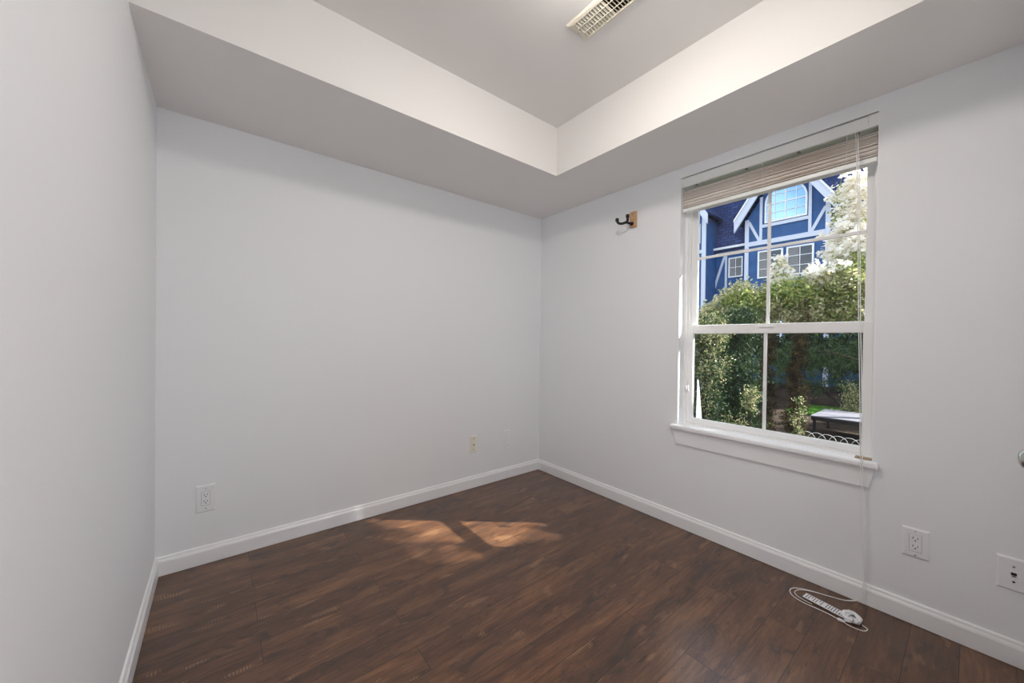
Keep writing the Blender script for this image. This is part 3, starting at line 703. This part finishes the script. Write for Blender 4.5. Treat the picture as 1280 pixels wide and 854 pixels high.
# ------------------------------------------------------------------ dogwood tree
def tree(name, label, cat, base, limbs, parts, group=None, bark='bark'):
    t = thing(name, label, cat, base, group=group)
    if limbs:
        for i, (pts, rs) in enumerate(limbs):
            pts = smoothcurve(pts, 6); n = len(pts); rr = [rs[0] + (rs[1] - rs[0]) * k / (n - 1) for k in range(n)]
            part_local(obj('trunk' if i == 0 else 'branch', tube(NB(), pts, rr, 10), M[bark], t, smooth=True), t)
    for kind, m, n, g in parts:
        if kind == 'blossoms': part_local(flowers('blossoms', M[m], t, n, g), t)
        else: part_local(scatter(kind, M[m], t, n, g, 'stuff'), t)
    return t
crown_green = [(6.0, -.95, 2.0, .55, .55, .36, 2.2), (5.6, -.34, 1.95, .5, .50, .28, 2), (5.25, .22, 1.84, .45, .45, .26, 1.6), (5.9, .35, 1.72, .4, .4, .25, 1), (6.6, -1.7, 2.4, .7, .7, .6, 2), (6.2, -.5, 1.60, .5, .5, .20, .9), (6.7, -1.05, 2.55, .45, .40, .35, 1.0), (5.0, .62, 1.60, .3, .3, .22, .6), (6.0, -1.2, 1.62, .5, .5, .24, 1.0)]
crown_white = [(7.0, -1.02, 3.80, .44, .40, .62, 4), (7.2, -1.65, 3.9, .7, .5, .9, 2), (6.6, -1.05, 2.80, .42, .44, .40, 3), (6.8, -.98, 3.25, .42, .38, .34, 2), (6.2, -.05, 2.36, .16, .18, .30, .7), (6.25, -.04, 2.62, .10, .10, .16, .25), (5.9, -.75, 2.32, .5, .5, .16, .8)]
crown_cream = [(5.25, .22, 1.98, .46, .44, .24, 1.2), (5.6, -.34, 1.72, .5, .5, .24, 1.4), (5.9, -.95, 2.1, .5, .55, .3, 1.2), (5.0, .55, 1.66, .34, .34, .24, .8), (6.0, -1.0, 1.66, .5, .5, .22, .9)]
tree('dogwood_tree', 'white flowering tree with spreading dark branches seen through the upper panes', 'tree', (7.5, -2.5, GZ),
     [([(7.5, -2.5, GZ), (7.4, -2.4, .3), (7.1, -2.0, .85), (6.6, -1.35, 1.28), (6.1, -.79, 1.51)], (.10, .045)),
      ([(6.12, -.80, 1.48), (6.0, -.55, 1.78), (5.85, -.32, 1.98), (5.7, -.07, 2.05), (5.5, .2, 2.02)], (.042, .012)),
      ([(6.05, -.65, 1.68), (5.75, -.45, 1.79), (5.65, -.07, 1.80), (5.5, .3, 1.83)], (.026, .010)),
      ([(5.95, -.45, 1.86), (5.8, -.2, 1.92), (5.7, 0, 1.93), (5.4, .45, 1.9)], (.020, .008)),
      ([(6.5, -1.25, 1.32), (6.5, -1.0, 2.2), (6.7, -.95, 2.8), (6.95, -.98, 3.6)], (.05, .015)),
      ([(6.9, -1.7, 1.05), (6.9, -1.6, 1.7), (6.9, -1.6, 2.5), (7.0, -1.6, 3.4)], (.045, .015)),
      ([(7.1, -2.0, .85), (6.9, -1.3, .80), (7.0, -.8, .93), (7.1, -.45, 1.02)], (.016, .006))],
     [('leaves', 'leaf', 17000, blobgen(crown_green, (.05, .085), (.028, .045), .2)),
      ('blossoms', 'petal', 8200, blobgen(crown_white, shell=.3, clump=20, spread=.045)),
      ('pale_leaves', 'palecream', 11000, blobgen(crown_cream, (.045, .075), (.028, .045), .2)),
      ('white_crown_leaves', 'leaf', 1300, blobgen(crown_white, (.05, .08), (.028, .04), .2))])

# ------------------------------------------------------------------ shrubs and conifers
def conifer(name, label, x, y, h, r, leafm, bark, n, group=None, ln=(.05, .10), wd=(.012, .024), lean=0, extra=[], spread=.055, top=None):
    bl_ = []
    lv = 7
    for k in range(lv):
        q = (k + .5) / lv; rr = r * (1 - .45 * q ** 1.8) * (1 + .1 * math.sin(k * 2.3)); bl_.append((x + lean * q, y + .04 * math.sin(k * 2), GZ + h * q, rr, rr, h / lv * .8, rr))
    bl_ += extra
    tree(name, label, 'shrub' if h < 4 else 'tree', (x, y, GZ), [([(x, y, GZ), (x + lean * .5, y, GZ + h * .5), (x + lean * .9, y, GZ + h * .9)], (r * .30, .02))],
         [('foliage', leafm, n, blobgen(bl_, ln, wd, .45, updir=(0, 0, 1.2), spread=spread))] + ([('pale_foliage',) + top] if top else []), group, bark)
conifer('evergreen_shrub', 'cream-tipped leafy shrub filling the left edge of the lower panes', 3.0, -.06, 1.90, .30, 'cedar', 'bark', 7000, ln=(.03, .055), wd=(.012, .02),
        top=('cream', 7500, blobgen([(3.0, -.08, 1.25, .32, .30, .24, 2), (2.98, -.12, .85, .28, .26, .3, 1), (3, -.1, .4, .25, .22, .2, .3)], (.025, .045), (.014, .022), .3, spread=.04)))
conifer('evergreen_shrub', 'dark green cedar shrub left of the centre muntin in the lower panes', 4.0, -.12, 2.05, .36, 'cedar', 'bark', 16000, ln=(.04, .08), wd=(.012, .022))
conifer('cypress_tree', 'narrow brown cypress just right of the centre muntin in the lower panes', 5.02, -.21, 1.74, .14, 'brown', 'redbark', 8000, ln=(.03, .06), wd=(.008, .015), spread=.028)
conifer('cypress_tree', 'narrow dark brown cypress, second to the right of the centre muntin', 5.05, -.62, 1.70, .14, 'brown', 'redbark', 8000, ln=(.03, .06), wd=(.008, .015), spread=.028)
conifer('evergreen_shrub', 'dark cedar far behind the bench at the right of the lower panes', 8.6, -2.1, 2.6, .62, 'cedar', 'bark', 9000)
def shrub(label, blobs, m, n, ln=(.04, .07), wd=(.02, .035), spread=.055):
    x, y = blobs[0][0], blobs[0][1]
    stems = [([(x, y, GZ), ((x + b[0]) / 2 + .02, (y + b[1]) / 2, (GZ + b[2]) / 2), (b[0], b[1], b[2])], (.014, .004)) for b in blobs]
    tree('shrub', label, 'shrub', (x, y, GZ), stems, [('leaves', m, n, blobgen(blobs, ln, wd, .2, spread=spread))])
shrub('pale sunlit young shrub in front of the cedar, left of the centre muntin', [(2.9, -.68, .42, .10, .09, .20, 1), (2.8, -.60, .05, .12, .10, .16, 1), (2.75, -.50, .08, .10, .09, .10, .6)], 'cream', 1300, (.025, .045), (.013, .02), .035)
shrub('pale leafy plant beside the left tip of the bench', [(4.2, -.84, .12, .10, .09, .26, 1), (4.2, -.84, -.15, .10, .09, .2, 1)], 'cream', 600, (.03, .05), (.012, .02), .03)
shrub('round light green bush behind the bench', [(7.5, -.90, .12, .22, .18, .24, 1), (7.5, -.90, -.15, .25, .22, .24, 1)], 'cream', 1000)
shrub('wide dark leafy bush at the back of the garden under the blue house', [(10.2, -.3, .75, .5, .8, .55, 1), (10.2, .9, .65, .5, .8, .6, 1), (10.2, -1.7, .85, .5, .7, .7, 1), (10.2, .3, .2, .5, 1.0, .4, 1), (10.2, -1.2, .1, .5, 1.0, .4, 1)], 'shrub', 15000)
shrub('tall dark bush growing against the blue house wall', [(13.4, 1.2, .9, .8, 1.5, .8, 1), (13.4, 3.4, 1.0, .8, 1.5, .9, 1), (13.4, -.8, .9, .8, 1.4, .9, 1)], 'cedar', 16000, (.14, .24), (.07, .11))
# unseen evergreen right of the window, its crown shaped to shade most of it
conifer('evergreen_tree', 'tall dense evergreen to the right of the window with an unseen crown shaped to shade it', 2.6, -4.80, 6.3, 1.25, 'cedar', 'bark', 62000, ln=(.08, .16), wd=(.03, .06),
        extra=[(2.6, -3.62, 4.92, .55, .70, .52, .6), (2.6, -3.1, 5.1, .5, .45, .55, .35), (2.6, -3.5, 2.65, .55, .75, .62, .35)])  # side masses added to block sun above and below the floor patches

# lawn
def lawn(n):
    c = np.stack([rng.uniform(8.0, 9.45, n), rng.uniform(-1.0, .3, n), np.full(n, GZ + .03)], 1)
    return c, rng.normal(size=(n, 3)) * .3 + np.array([0, 0, 1.]), rng.uniform(.06, .10, n), rng.uniform(.012, .02, n)
o = scatter('lawn', M['grass'], None, 14000, lawn, 'stuff'); tag(o, 'patch of bright green grass beyond the bench', 'grass')

# ------------------------------------------------------------------ bench table
tb = thing('garden_table', 'low black metal table with a pale top standing outside at the lower right', 'table', (6.3, -1.36, GZ))
tw, td = .52, .72
bm = NB(); box(bm, -tw, tw, -td, td, .335, .352, .004); obj('tabletop', bm, M['tabletop'], tb)
bm = NB(); ring(bm, -tw + .02, tw - .02, -td + .02, td - .02, .26, .334, .0, .0, .0, .0) if False else None
bm = NB()
for x0, x1, y0, y1 in ((-tw + .01, tw - .01, -td + .01, -td + .03), (-tw + .01, tw - .01, td - .03, td - .01), (-tw + .01, -tw + .03, -td + .03, td - .03), (tw - .03, tw - .01, -td + .03, td - .03)):
    box(bm, x0, x1, y0, y1, .27, .335, .002)
obj('apron', bm, M['black'], tb)
for sx in (-1, 1):
    for sy in (-1, 1):
        bm = NB(); box(bm, sx * (tw - .05) - .02, sx * (tw - .05) + .02, sy * (td - .05) - .02, sy * (td - .05) + .02, 0, .27, .003); obj('leg', bm, M['black'], tb)

# wire border fence of overlapping hoops
wf = thing('wire_border_fence', 'low white wire border fence of overlapping hoops in front of the garden table', 'fence', (4.9, -.35, GZ))
for k in range(8):
    y = -.33 - k * .125; bm = NB(); xo = .005 * (k % 2); R = .11
    pts = [(xo, y, 0), (xo, y, .12)] + [(xo, y - R + R * math.cos(t), .12 + R * math.sin(t)) for t in np.linspace(.25, PI - .25, 9)] + [(xo, y - 2 * R, .12), (xo, y - 2 * R, 0)]
    tube(bm, pts, .0034, 6); obj('hoop', bm, M['wire'], wf, smooth=True)
for z in (.03, .10):
    bm = NB(); tube(bm, [(-.003, -.32, z), (-.003, -1.44, z)], .0026, 6); obj('wire', bm, M['wire'], wf)

# white leaning panel at the left
bm = NB(); prism(bm, [(-.790, GZ), (-.935, GZ), (-.815, .74), (-.808, .79)], lambda u, v, t: (t + .02 * v, u, v), 1.2, 1.225, .003)
tag(obj('garden_board', bm, M['board']), 'white pointed board standing outside at the left of the lower panes', 'board')
